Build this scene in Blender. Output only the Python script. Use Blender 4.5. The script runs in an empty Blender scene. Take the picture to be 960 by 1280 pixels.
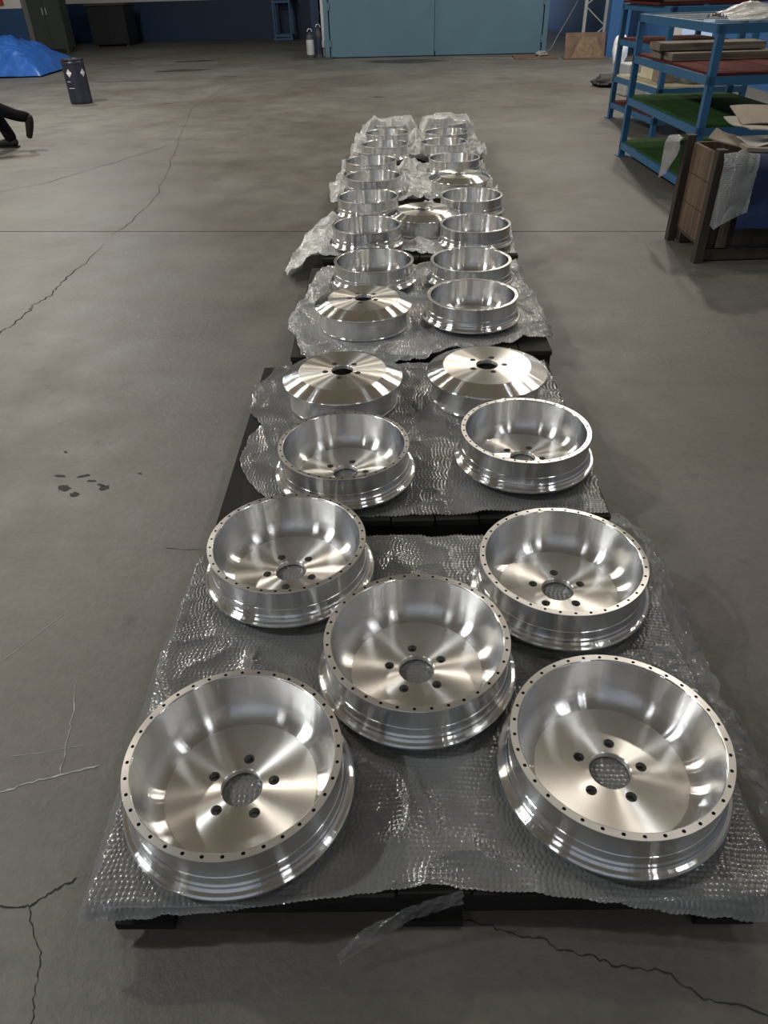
import bpy, math, random
import numpy as np
from mathutils import Matrix, Vector, noise
random.seed(7); RNG = np.random.default_rng(7)
PI = math.pi
scene = bpy.context.scene
COL = scene.collection

# ------------------------------------------------------------------ camera
CAM_Z = 1.547
PITCH, ROLL, FPX = math.radians(36.76), math.radians(-1.72), 895.6
cam = bpy.data.cameras.new('camera'); cam_o = bpy.data.objects.new('camera', cam); COL.objects.link(cam_o)
cam.sensor_fit = 'VERTICAL'; cam.sensor_height = 24.0; cam.lens = FPX / 1280 * 24.0
cam.clip_start = 0.05; cam.clip_end = 200
r0 = Vector((1, 0, 0)); u0 = Vector((0, math.sin(PITCH), math.cos(PITCH))); fw = Vector((0, math.cos(PITCH), -math.sin(PITCH)))
cr, sr = math.cos(ROLL), math.sin(ROLL)
rr = r0 * cr + u0 * sr; uu = -r0 * sr + u0 * cr
M4 = Matrix.Identity(4)
for i in range(3):
    M4[i][0] = rr[i]; M4[i][1] = uu[i]; M4[i][2] = -fw[i]
M4[2][3] = CAM_Z
cam_o.matrix_world = M4
scene.camera = cam_o

# ------------------------------------------------------------------ world, exposure
w = bpy.data.worlds.new('world'); scene.world = w; w.use_nodes = True
w.node_tree.nodes['Background'].inputs[0].default_value = (0.62, 0.75, 1.0, 1)
w.node_tree.nodes['Background'].inputs[1].default_value = 1.0
scene.view_settings.view_transform = 'Standard'; scene.view_settings.look = 'None'
scene.view_settings.gamma = 1.0; scene.view_settings.use_curve_mapping = False
scene.view_settings.exposure = -0.7

# hall lamps: (x, y, watts, colour); each hangs from the ceiling in a housing built further down
WARM = (1.0, 0.93, 0.82); COOL = (0.93, 0.97, 1.0)
LAMP_Z = 6.3
LAMPS = [(-6.0, -4.0, 110, COOL), (-6.0, 1.0, 560, COOL), (-6.0, 6.0, 460, WARM), (-6.0, 11.0, 760, WARM), (-6.0, 16.0, 440, COOL), (-6.0, 21.0, 15, COOL),
         (3.6, -4.0, 90, COOL), (3.6, 1.0, 60, COOL), (3.6, 6.0, 90, WARM), (3.6, 11.0, 320, WARM), (3.6, 16.0, 420, WARM)]
for i, (x, y, e, c) in enumerate(LAMPS):
    ld = bpy.data.lights.new('high_bay_light', 'AREA'); ld.shape = 'DISK'; ld.size = 0.36
    ld.energy = e; ld.color = c
    lo = bpy.data.objects.new('high_bay_light', ld); COL.objects.link(lo); lo.location = (x, y, LAMP_Z - 0.26)
# daylight through the hall's doorway on the right and the high windows behind the camera
for loc, rot, sx, sy, e in (((6.02, 16.2, 1.3), (0, PI / 2, 0), 2.3, 2.0, 22),
                            ((-3.0, -8.9, 4.6), (PI / 2, 0, 0), 9.6, 1.5, 80)):
    ld = bpy.data.lights.new('daylight', 'AREA'); ld.shape = 'RECTANGLE'; ld.size = sx; ld.size_y = sy
    ld.energy = e; ld.color = (0.72, 0.86, 1.0)
    lo = bpy.data.objects.new('daylight', ld); COL.objects.link(lo); lo.location = loc; lo.rotation_euler = rot

# ------------------------------------------------------------------ materials
MATS = {}
def nt(name):
    m = bpy.data.materials.new(name); m.use_nodes = True
    t = m.node_tree; return m, t, t.nodes['Principled BSDF']
def node(t, kind, **kw):
    n = t.nodes.new(kind)
    for k, v in kw.items():
        if k.startswith('i_'):
            key = k[2:]; key = int(key) if key.isdigit() else key
            n.inputs[key].default_value = v
        else: setattr(n, k, v)
    return n
def plain(name, col, rough=.5, metal=0.0, var=.25, scale=6.0, bump=0.0, bscale=60.0, stretch=None, spec=.5, alpha=1.0, trans=0.0):
    m, t, b = nt(name)
    tc = node(t, 'ShaderNodeTexCoord'); src = tc.outputs['Object']
    if stretch:
        mp = node(t, 'ShaderNodeMapping'); mp.inputs['Scale'].default_value = stretch
        t.links.new(src, mp.inputs[0]); src = mp.outputs[0]
    nz = node(t, 'ShaderNodeTexNoise'); nz.inputs['Scale'].default_value = scale; nz.inputs['Detail'].default_value = 5
    t.links.new(src, nz.inputs['Vector'])
    mr = node(t, 'ShaderNodeMapRange'); mr.inputs[1].default_value = .25; mr.inputs[2].default_value = .75
    mr.inputs[3].default_value = 1 - var; mr.inputs[4].default_value = 1 + var
    t.links.new(nz.outputs['Fac'], mr.inputs[0])
    mx = node(t, 'ShaderNodeVectorMath', operation='SCALE'); mx.inputs[0].default_value = col[:3]
    t.links.new(mr.outputs[0], mx.inputs['Scale']); t.links.new(mx.outputs[0], b.inputs['Base Color'])
    b.inputs['Roughness'].default_value = rough; b.inputs['Metallic'].default_value = metal
    b.inputs['Specular IOR Level'].default_value = spec; b.inputs['Alpha'].default_value = alpha
    if bump:
        n2 = node(t, 'ShaderNodeTexNoise'); n2.inputs['Scale'].default_value = bscale; n2.inputs['Detail'].default_value = 4
        t.links.new(src, n2.inputs['Vector'])
        bp = node(t, 'ShaderNodeBump'); bp.inputs['Strength'].default_value = bump; bp.inputs['Distance'].default_value = .01
        t.links.new(n2.outputs['Fac'], bp.inputs['Height']); t.links.new(bp.outputs[0], b.inputs['Normal'])
    MATS[name] = m; return m

def mat_alu(name, rough, aniso, col=(.80, .80, .80), lobe=0.0, groove=0.0):
    m, t, b = nt(name)
    tc = node(t, 'ShaderNodeTexCoord'); sp = node(t, 'ShaderNodeSeparateXYZ'); t.links.new(tc.outputs['Object'], sp.inputs[0])
    cx = node(t, 'ShaderNodeCombineXYZ'); t.links.new(sp.outputs[0], cx.inputs[0]); t.links.new(sp.outputs[1], cx.inputs[1])
    ln = node(t, 'ShaderNodeVectorMath', operation='LENGTH'); t.links.new(cx.outputs[0], ln.inputs[0])
    c2 = node(t, 'ShaderNodeCombineXYZ'); t.links.new(ln.outputs['Value'], c2.inputs[0])
    zz = node(t, 'ShaderNodeMath', operation='MULTIPLY'); zz.inputs[1].default_value = 1.0
    t.links.new(sp.outputs[2], zz.inputs[0]); t.links.new(zz.outputs[0], c2.inputs[1])
    nz = node(t, 'ShaderNodeTexNoise'); nz.inputs['Scale'].default_value = 700; nz.inputs['Detail'].default_value = 2
    t.links.new(c2.outputs[0], nz.inputs['Vector'])
    mr = node(t, 'ShaderNodeMapRange'); mr.inputs[1].default_value = .3; mr.inputs[2].default_value = .7
    mr.inputs[3].default_value = rough * .95; mr.inputs[4].default_value = rough * 1.05
    t.links.new(nz.outputs['Fac'], mr.inputs[0]); t.links.new(mr.outputs[0], b.inputs['Roughness'])
    n3 = node(t, 'ShaderNodeTexNoise'); n3.inputs['Scale'].default_value = 14; n3.inputs['Detail'].default_value = 4
    t.links.new(tc.outputs['Object'], n3.inputs['Vector'])
    m3 = node(t, 'ShaderNodeMapRange'); m3.inputs[1].default_value = .3; m3.inputs[2].default_value = .7; m3.inputs[3].default_value = .92; m3.inputs[4].default_value = 1.05
    t.links.new(n3.outputs['Fac'], m3.inputs[0])
    mx = node(t, 'ShaderNodeVectorMath', operation='SCALE'); mx.inputs[0].default_value = col
    t.links.new(m3.outputs[0], mx.inputs['Scale']); t.links.new(mx.outputs[0], b.inputs['Base Color'])
    b.inputs['Metallic'].default_value = 1
    b.inputs['Anisotropic'].default_value = aniso; b.inputs['Anisotropic Rotation'].default_value = .25
    tg = node(t, 'ShaderNodeTangent', direction_type='RADIAL', axis='Z'); t.links.new(tg.outputs[0], b.inputs['Tangent'])
    nrm = node(t, 'ShaderNodeNewGeometry').outputs['Normal']
    if lobe:      # faint lobing left by the lathe, running up the wall
        nv = node(t, 'ShaderNodeVectorMath', operation='NORMALIZE'); t.links.new(cx.outputs[0], nv.inputs[0])
        nl = node(t, 'ShaderNodeTexNoise'); nl.inputs['Scale'].default_value = 11; nl.inputs['Detail'].default_value = 4; nl.inputs['Roughness'].default_value = .55
        t.links.new(nv.outputs[0], nl.inputs['Vector'])
        bp = node(t, 'ShaderNodeBump'); bp.inputs['Strength'].default_value = 1.0; bp.inputs['Distance'].default_value = lobe
        t.links.new(nl.outputs['Fac'], bp.inputs['Height']); nrm = bp.outputs[0]
    if groove:    # microscopic turning grooves: the normal tilts across the grooves only
        wn = node(t, 'ShaderNodeTexWhiteNoise', noise_dimensions='3D'); t.links.new(c2.outputs[0], wn.inputs['Vector'])
        dt_ = node(t, 'ShaderNodeVectorMath', operation='DOT_PRODUCT'); dt_.inputs[1].default_value = (1, 1, 1); t.links.new(wn.outputs['Color'], dt_.inputs[0])
        m1 = node(t, 'ShaderNodeMath', operation='SUBTRACT'); m1.inputs[1].default_value = 1.5; t.links.new(dt_.outputs['Value'], m1.inputs[0])
        m2 = node(t, 'ShaderNodeMath', operation='MULTIPLY'); m2.inputs[1].default_value = groove * 2; t.links.new(m1.outputs[0], m2.inputs[0])
        xr = node(t, 'ShaderNodeVectorMath', operation='CROSS_PRODUCT'); t.links.new(nrm, xr.inputs[0]); t.links.new(tg.outputs[0], xr.inputs[1])
        sc = node(t, 'ShaderNodeVectorMath', operation='SCALE'); t.links.new(xr.outputs[0], sc.inputs[0]); t.links.new(m2.outputs[0], sc.inputs['Scale'])
        ad = node(t, 'ShaderNodeVectorMath', operation='ADD'); t.links.new(nrm, ad.inputs[0]); t.links.new(sc.outputs[0], ad.inputs[1])
        nn_ = node(t, 'ShaderNodeVectorMath', operation='NORMALIZE'); t.links.new(ad.outputs[0], nn_.inputs[0]); nrm = nn_.outputs[0]
    t.links.new(nrm, b.inputs['Normal'])
    MATS[name] = m; return m
mat_alu('alu_barrel', .15, 1.0, lobe=.0007, groove=.16)
mat_alu('alu_cove', .18, 1.0, lobe=.0005, groove=.24)
mat_alu('alu_disc', .33, .97, (.86, .83, .78), groove=.10)
mat_alu('alu_ring', .33, .5, (.64, .62, .60))

def mat_floor():
    m, t, b = nt('concrete')
    tc = node(t, 'ShaderNodeTexCoord'); src = tc.outputs['Object']
    def nz(scale, detail=6, rough=.6, st=None):
        s = src
        if st:
            mp = node(t, 'ShaderNodeMapping'); mp.inputs['Scale'].default_value = st; t.links.new(src, mp.inputs[0]); s = mp.outputs[0]
        n = node(t, 'ShaderNodeTexNoise'); n.inputs['Scale'].default_value = scale; n.inputs['Detail'].default_value = detail
        n.inputs['Roughness'].default_value = rough; t.links.new(s, n.inputs['Vector']); return n.outputs['Fac']
    big = nz(.55, 4); mid = nz(2.6, 8, .65); fine = nz(38, 6, .7); streak = nz(3.0, 6, .7, (1.0, 4.5, 1))
    cr1 = node(t, 'ShaderNodeValToRGB'); e = cr1.color_ramp.elements
    e[0].position = .34; e[0].color = (.083, .072, .059, 1); e[1].position = .66; e[1].color = (.132, .127, .112, 1)
    t.links.new(big, cr1.inputs[0])
    def mul(a, fac, lo, hi, p0=.3, p1=.7):
        mr = node(t, 'ShaderNodeMapRange'); mr.inputs[1].default_value = p0; mr.inputs[2].default_value = p1
        mr.inputs[3].default_value = lo; mr.inputs[4].default_value = hi; t.links.new(fac, mr.inputs[0])
        v = node(t, 'ShaderNodeVectorMath', operation='SCALE'); t.links.new(a, v.inputs[0]); t.links.new(mr.outputs[0], v.inputs['Scale'])
        return v.outputs[0]
    c = mul(cr1.outputs[0], mid, .87, 1.11); c = mul(c, fine, .88, 1.12); c = mul(c, streak, .93, 1.06)
    sc1 = nz(9.0, 9, .78, (1.0, 3.2, 1)); c = mul(c, sc1, 1.0, .70, .60, .74)      # scuffs
    sc2 = nz(70, 3, .6, (1.0, 5.0, 1)); c = mul(c, sc2, 1.0, .72, .66, .74)
    # small dark blots
    vo = node(t, 'ShaderNodeTexNoise'); vo.inputs['Scale'].default_value = 5.5; vo.inputs['Detail'].default_value = 3; t.links.new(src, vo.inputs['Vector'])
    c = mul(c, vo.outputs['Fac'], 1.0, .62, .66, .78)
    t.links.new(c, b.inputs['Base Color'])
    rm = node(t, 'ShaderNodeMapRange'); rm.inputs[1].default_value = .3; rm.inputs[2].default_value = .7; rm.inputs[3].default_value = .42; rm.inputs[4].default_value = .62
    t.links.new(mid, rm.inputs[0]); t.links.new(rm.outputs[0], b.inputs['Roughness'])
    b.inputs['Specular IOR Level'].default_value = .45
    bp = node(t, 'ShaderNodeBump'); bp.inputs['Strength'].default_value = .35; bp.inputs['Distance'].default_value = .006
    t.links.new(fine, bp.inputs['Height']); t.links.new(bp.outputs[0], b.inputs['Normal'])
    MATS['concrete'] = m
mat_floor()

def mat_wrap(name, tone, alpha, rough=.16, dome=0.0):
    m, t, b = nt(name)
    tc = node(t, 'ShaderNodeTexCoord')
    nz = node(t, 'ShaderNodeTexNoise'); nz.inputs['Scale'].default_value = 9; nz.inputs['Detail'].default_value = 5
    t.links.new(tc.outputs['Object'], nz.inputs['Vector'])
    mr = node(t, 'ShaderNodeMapRange'); mr.inputs[1].default_value = .3; mr.inputs[2].default_value = .7
    mr.inputs[3].default_value = alpha * .8; mr.inputs[4].default_value = min(1, alpha * 1.25)
    t.links.new(nz.outputs['Fac'], mr.inputs[0]); t.links.new(mr.outputs[0], b.inputs['Alpha'])
    b.inputs['Base Color'].default_value = (tone, tone, tone * .98, 1)
    b.inputs['Roughness'].default_value = rough; b.inputs['Specular IOR Level'].default_value = .75
    if dome:
        vo = node(t, 'ShaderNodeTexVoronoi'); vo.inputs['Scale'].default_value = 95; vo.inputs['Randomness'].default_value = .35; t.links.new(tc.outputs['Object'], vo.inputs['Vector'])
        bp = node(t, 'ShaderNodeBump', invert=True); bp.inputs['Strength'].default_value = 1.0; bp.inputs['Distance'].default_value = dome
        t.links.new(vo.outputs['Distance'], bp.inputs['Height']); t.links.new(bp.outputs[0], b.inputs['Normal']); t.links.new(bp.outputs[0], b.inputs['Coat Normal'])
    b.inputs['Coat Weight'].default_value = .35; b.inputs['Coat Roughness'].default_value = .08
    MATS[name] = m
mat_wrap('bubble_wrap', .17, .86, .20)
mat_wrap('bubble_wrap_lit', .50, .90, .2, .003)  # same wrap; lamp light on the far pallets is put into its colour
mat_wrap('bubble_wrap_half_lit', .33, .88, .2, .003)  # same wrap, colour raised part way for the light on the third pallet
mat_wrap('bubble_wrap_scrap', .30, .85, .25, .004)
mat_wrap('clear_film', .25, .22, .1)
mat_wrap('plastic_film', .30, .34, .12)

plain('pallet_black', (.014, .013, .012), .8, spec=.2, var=.4, scale=8, stretch=(1, .15, 1), bump=.3, bscale=40)
plain('pallet_brown', (.030, .025, .020), .8, spec=.2, var=.4, scale=8, stretch=(1, .15, 1), bump=.3, bscale=40)
plain('wall_white', (.62, .60, .56), .8, var=.06, scale=1.5)
plain('wall_blue', (.015, .055, .15), .55, var=.12, scale=1.2, bump=.08, bscale=8)
plain('wall_blue_lit', (.028, .105, .27), .55, var=.1, scale=1.0)  # same blue wall paint, colour lightened to look lit
plain('wall_navy', (.003, .021, .066), .55, var=.15, scale=1.0)
plain('ceiling_paint', (.78, .68, .56), .8, var=.08, scale=1.0)
plain('gate_paint', (.075, .145, .195), .42, var=.07, scale=1.6, bump=.05, bscale=6)
plain('steel_grey', (.30, .31, .31), .45, metal=.6, var=.1)
plain('galvanised', (.45, .47, .47), .5, metal=.3, var=.12)
plain('dark_steel', (.04, .042, .045), .5, var=.2)
plain('rack_blue', (.030, .115, .235), .38, var=.10, scale=5)
plain('shelf_red', (.085, .017, .015), .85, spec=.15, var=.22, scale=7, stretch=(1, .2, 1))
plain('shelf_green', (.026, .070, .018), .9, spec=.1, var=.28, scale=5)
plain('crate_wood', (.10, .066, .042), .75, var=.6, scale=9, stretch=(3, 3, .25), bump=.3, bscale=50)
plain('crate_post_shade', (.038, .026, .018), .75, var=.35, scale=9, stretch=(3, 3, .25), bump=.3, bscale=50)  # dark post wood; also carries the shade painted on the front planks
plain('old_plank', (.15, .125, .10), .8, var=.35, scale=7, stretch=(.3, 3, 3), bump=.3, bscale=50)
plain('cardboard', (.24, .205, .16), .85, var=.15, scale=6)
plain('cardboard_light', (.32, .295, .25), .85, var=.15, scale=6)
plain('paper_white', (.42, .41, .38), .8, var=.1, scale=7)
plain('pipe_white', (.62, .62, .62), .5, var=.06)
plain('grey_board', (.14, .135, .13), .8, var=.2, scale=7)
plain('tarp_blue', (.018, .092, .33), .38, var=.28, scale=6, bump=.25, bscale=12)
plain('sheet_navy', (.010, .027, .085), .42, var=.4, scale=4)
plain('drum_navy', (.016, .018, .036), .38, var=.15)
plain('print_white', (.70, .70, .72), .6, var=.05)
plain('cloth_black', (.005, .005, .006), 1.0, spec=.1, var=.3, scale=20)
plain('shoe_black', (.010, .010, .010), .7, spec=.3, var=.2)
plain('shoe_sole', (.30, .30, .29), .7, var=.2)
plain('skin', (.45, .27, .19), .5, var=.06)
plain('hair_dark', (.02, .015, .012), .6, var=.2)
plain('cabinet_green', (.034, .042, .037), .5, var=.12)
plain('cabinet_dark', (.009, .011, .011), .5, var=.2)
plain('rust_plate', (.11, .070, .048), .75, var=.35, scale=5)
plain('dirt_brown', (.16, .11, .07), .95, var=.35, scale=14, bump=.5, bscale=40)
plain('rubber', (.016, .016, .016), .7, var=.2)
plain('crack_dark', (.022, .020, .018), .95, var=.2)
plain('scratch_pale', (.33, .32, .30), .8, var=.35, scale=30)
plain('oil_dark', (.030, .028, .026), .6, var=.3, scale=3)
plain('joint_dark', (.035, .033, .030), .9, var=.2)
plain('poster_orange', (.62, .22, .05), .6, var=.35, scale=5)
plain('poster_red', (.38, .03, .02), .6, var=.2, scale=5)
plain('ivory', (.62, .56, .40), .6, var=.12)
plain('white_sack', (.75, .76, .78), .7, var=.15, scale=14)
plain('rag_grey', (.20, .20, .19), .85, var=.35, scale=12)
plain('yellow', (.62, .55, .04), .5, var=.1)
plain('red_cloth', (.30, .02, .02), .7, var=.15)

# ------------------------------------------------------------------ mesh helpers
class MB:
    def __init__(s): s.v = []; s.f = []; s.mi = []
    def add(s, vs, fs, mi=0):
        n = len(s.v); s.v += [tuple(q) for q in vs]; s.f += [tuple(i + n for i in f) for f in fs]; s.mi += [mi] * len(fs); return s
    def box(s, c, d, rz=0, tilt=None, mi=0):
        x, y, z = (q / 2 for q in d)
        vs = [Vector((a, b, e)) for e in (-z, z) for b in (-y, y) for a in (-x, x)]
        R = Matrix.Rotation(rz, 3, 'Z')
        if tilt is not None: R = R @ tilt
        vs = [R @ q + Vector(c) for q in vs]
        return s.add(vs, [(0, 2, 3, 1), (4, 5, 7, 6), (0, 1, 5, 4), (2, 6, 7, 3), (0, 4, 6, 2), (1, 3, 7, 5)], mi)
    def bar(s, a, b, wd, ht, mi=0):
        a, b = Vector(a), Vector(b); d = (b - a); L = d.length; d.normalize()
        up = Vector((0, 0, 1)) if abs(d.z) < .95 else Vector((0, 1, 0))
        sd = d.cross(up).normalized(); up = sd.cross(d)
        vs = []
        for e in (a, b):
            for i, j in ((-1, -1), (1, -1), (1, 1), (-1, 1)): vs.append(e + sd * (i * wd / 2) + up * (j * ht / 2))
        return s.add(vs, [(3, 2, 1, 0), (4, 5, 6, 7), (0, 1, 5, 4), (1, 2, 6, 5), (2, 3, 7, 6), (3, 0, 4, 7)], mi)
    def tube(s, pts, r, n=8, cap=True, mi=0):
        pts = [Vector(q) for q in pts]; rs = r if isinstance(r, (list, tuple)) else [r] * len(pts)
        vs = []; prev = None
        for i, q in enumerate(pts):
            d = (pts[min(i + 1, len(pts) - 1)] - pts[max(i - 1, 0)]).normalized()
            up = Vector((0, 0, 1)) if abs(d.z) < .9 else Vector((1, 0, 0))
            sd = d.cross(up).normalized()
            if prev is not None:
                sd = (prev - d * prev.dot(d)).normalized()
            prev = sd; up = sd.cross(d)
            for k in range(n):
                a = 2 * PI * k / n; vs.append(q + (sd * math.cos(a) + up * math.sin(a)) * rs[i])
        fs = []
        for i in range(len(pts) - 1):
            for k in range(n):
                k2 = (k + 1) % n; fs.append((i * n + k, i * n + k2, (i + 1) * n + k2, (i + 1) * n + k))
        if cap: fs += [tuple(range(n))[::-1], tuple(range((len(pts) - 1) * n, len(pts) * n))]
        return s.add(vs, fs, mi)
    def lathe(s, prof, n=48, c=(0, 0, 0), mi=0, closed=False):
        vs = []; m = len(prof)
        for r, z in prof:
            for k in range(n):
                a = 2 * PI * k / n; vs.append((c[0] + r * math.cos(a), c[1] + r * math.sin(a), c[2] + z))
        fs = []
        for i in range(m if closed else m - 1):
            i2 = (i + 1) % m
            for k in range(n):
                k2 = (k + 1) % n; fs.append((i * n + k, i * n + k2, i2 * n + k2, i2 * n + k))
        return s.add(vs, fs, mi)
    def grid(s, P, mi=0):
        h, wd = P.shape[:2]; n = len(s.v)
        s.v += [tuple(q) for q in P.reshape(-1, 3).tolist()]
        fs = [(n + j * wd + i, n + j * wd + i + 1, n + (j + 1) * wd + i + 1, n + (j + 1) * wd + i) for j in range(h - 1) for i in range(wd - 1)]
        s.f += fs; s.mi += [mi] * len(fs); return s
    def mesh(s, name, mats, smooth=False, angle=35):
        me = bpy.data.meshes.new(name); me.from_pydata(s.v, [], s.f)
        for m in (mats if isinstance(mats, (list, tuple)) else [mats]): me.materials.append(MATS[m])
        if any(s.mi): me.polygons.foreach_set('material_index', s.mi)
        if smooth:
            me.polygons.foreach_set('use_smooth', [True] * len(me.polygons))
            if angle: me.set_sharp_from_angle(angle=math.radians(angle))
        me.update(); return me
    def build(s, name, mats, parent=None, smooth=False, angle=35, **kw):
        return link(name, s.mesh(name, mats, smooth, angle), parent, **kw)
def link(name, me, parent=None, loc=None, rz=None, **kw):
    o = bpy.data.objects.new(name, me); COL.objects.link(o)
    if parent: o.parent = parent
    if loc: o.location = loc
    if rz is not None: o.rotation_euler = (0, 0, rz)
    for k, v in kw.items(): o[k] = v
    return o
def empty(name, loc=(0, 0, 0), rz=0, label=None, cat=None, group=None):
    o = bpy.data.objects.new(name, None); COL.objects.link(o); o.location = loc; o.rotation_euler = (0, 0, rz); o.empty_display_size = .05
    if label: tag(o, label, cat, group)
    return o
def tag(o, label, cat, group=None):
    o['label'] = label; o['category'] = cat
    if group: o['group'] = group
    return o
def bevel(o, wd=.003, seg=1):
    b = o.modifiers.new('bevel', 'BEVEL'); b.width = wd; b.segments = seg; b.limit_method = 'ANGLE'; return o

# ------------------------------------------------------------------ setting: hall
HALL = -0.085           # the hall stands slightly turned to the camera
JY, JS = 5.63, -0.105   # the floor joint crosses at y = JY + JS * x
fl = MB().box((-3.75, 9.5, -.10), (24.5, 43, .10)).build('floor', 'joint_dark', kind='structure')
XL, XR, YB, YF = -16.0, 8.5, -12.0, 31.0
def slab(y0f, y1f):
    q = [(XL, y0f(XL)), (XR, y0f(XR)), (XR, y1f(XR)), (XL, y1f(XL))]
    vs = [(x, y, -.05) for x, y in q] + [(x, y, 0) for x, y in q]
    MB().add(vs, [(3, 2, 1, 0), (4, 5, 6, 7), (0, 1, 5, 4), (1, 2, 6, 5), (2, 3, 7, 6), (3, 0, 4, 7)]).build('slab', 'concrete', fl)
slab(lambda x: YB, lambda x: JY + JS * x - .007)
slab(lambda x: JY + JS * x + .007, lambda x: YF)

def ribbon(pts, wd, mat, name, jag=.006, z=.0012, sub=6):
    P = []
    for a, b in zip(pts[:-1], pts[1:]):
        for k in range(sub):
            t = k / sub; P.append((a[0] + (b[0] - a[0]) * t, a[1] + (b[1] - a[1]) * t))
    P.append(pts[-1]); L = []
    for i, (x, y) in enumerate(P):
        a = P[max(i - 1, 0)]; b = P[min(i + 1, len(P) - 1)]; dx, dy = b[0] - a[0], b[1] - a[1]; l = math.hypot(dx, dy) or 1
        nx, ny = -dy / l, dx / l; o = random.uniform(-jag, jag); h = wd * random.uniform(.25, 1.0) * (.25 if i in (0, len(P) - 1) else 1) / 2
        L += [(x + nx * (o - h), y + ny * (o - h), z), (x + nx * (o + h), y + ny * (o + h), z)]
    return MB().add(L, [(2 * i, 2 * i + 2, 2 * i + 3, 2 * i + 1) for i in range(len(P) - 1)]).build(name, mat, fl)
ribbon([(-.86, .728), (-.781, .724), (-.771, .724), (-.739, .748), (-.714, .764), (-.687, .780)], .006, 'crack_dark', 'crack', .003)
ribbon([(-.771, .724), (-.748, .681), (-.711, .634), (-.702, .584), (-.692, .537), (-.684, .511), (-.68, .44)], .0025, 'crack_dark', 'crack', .003)
ribbon([(.114, .676), (.186, .660), (.232, .641), (.293, .629), (.328, .606), (.381, .597), (.423, .577), (.512, .567), (.571, .517), (.628, .510), (.72, .47)], .0045, 'crack_dark', 'crack', .004)
ribbon([(-2.2, 3.3), (-2.145, 3.704), (-2.12, 3.856), (-2.103, 3.946), (-2.076, 4.189), (-2.096, 4.268), (-2.046, 4.427), (-2.056, 4.572), (-2.057, 4.882), (-2.028, 5.048), (-2.027, 5.513)], .011, 'crack_dark', 'crack', .012)
ribbon([(-2.027, 5.7), (-1.98, 6.1), (-2.0, 7.1), (-2.2, 8.6), (-2.5, 10.5), (-2.75, 12.6), (-2.66, 15.0)], .009, 'crack_dark', 'crack', .02)
ribbon([(-.756, 1.903), (-.685, 1.891), (-.58, 1.886)], .0025, 'crack_dark', 'crack', .001)
ribbon([(-3.9, 6.9), (-3.544, 7.315), (-3.216, 7.667), (-2.881, 8.405), (-2.434, 9.468)], .012, 'crack_dark', 'crack', .02)
ribbon([(-.96, .985), (-.943, .993), (-.883, 1.013), (-.813, 1.036), (-.721, 1.056)], .006, 'scratch_pale', 'scratch', .003)
ribbon([(-.96, 1.09), (-.88, 1.10), (-.78, 1.12)], .002, 'scratch_pale', 'scratch', .002)
ribbon([(-.871, 1.333), (-.841, 1.224), (-.831, 1.148), (-.813, 1.036)], .004, 'scratch_pale', 'scratch', .003)
ribbon([(-1.25, 1.30), (-1.1, 1.42), (-.98, 1.62)], .002, 'scratch_pale', 'scratch', .002)
def blot(x, y, rx, ry, mat, name, z=.0010, rz=0.0, n=28):
    vs = [(x, y, z)]
    ph = random.uniform(0, 9)
    for k in range(n):
        a = 2 * PI * k / n; r = 1 + .28 * math.sin(2 * a + ph) + .16 * math.sin(5 * a + ph * 2) + random.uniform(-.12, .12)
        px, py = rx * r * math.cos(a), ry * r * math.sin(a)
        vs.append((x + px * math.cos(rz) - py * math.sin(rz), y + px * math.sin(rz) + py * math.cos(rz), z))
    MB().add(vs, [(0, 1 + k, 1 + (k + 1) % n) for k in range(n)]).build(name, mat, fl)
for x, y, rx, ry in ((-4.15, 18.5, .62, .22), (-4.25, 20.7, .48, .22), (-4.9, 16.65, .55, .06), (.75, 19.1, 1.05, .38), (-6.2, 20.6, .35, .10), (-2.9, 17.0, .16, .06), (.1, 13.2, .10, .05), (-3.3, 13.2, .1, .03)):
    blot(x, y, rx, ry, 'oil_dark', 'oil_stain', rz=HALL)
for x, y, r in ((-1.228, 2.287, .030), (-1.173, 2.241, .022), (-1.273, 2.372, .018), (-1.177, 2.367, .020), (-1.072, 2.279, .024), (-1.135, 2.33, .016), (-.957, 2.372, .008), (-1.312, 2.552, .010), (-1.09, 2.30, .014)):
    blot(x, y, r, r * .55, 'joint_dark', 'stain', n=14, rz=random.uniform(-.5, .5))

def wall(name, c, d, mat, rz=0): return MB().box(c, d).build(name, mat, kind='structure') if not rz else MB().box((0, 0, 0), d).build(name, mat, kind='structure', loc=c, rz=rz)
BAND, HH = 1.08, 7.2
# back wall: navy dado, white above
wall('wall_back', (-6.0, 28.55, HH / 2), (21, .3, HH), 'wall_white', HALL)
wall('trim_1', (-6.0, 28.38, BAND / 2), (20.9, .03, BAND), 'wall_navy', HALL)
# blue pier that ends the left bay
wall('wall_left', (-14.6, 9, HH / 2), (.3, 42, HH), 'wall_white')
wall('trim_2', (-14.43, 9, BAND / 2), (.03, 41.8, BAND), 'wall_blue')
wall('wall_pier', (-12.2, 24.9, HH / 2), (5.0, .5, HH), 'wall_white')
wall('trim_3', (-12.2, 24.63, BAND / 2), (5.04, .03, BAND), 'wall_blue')
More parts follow.
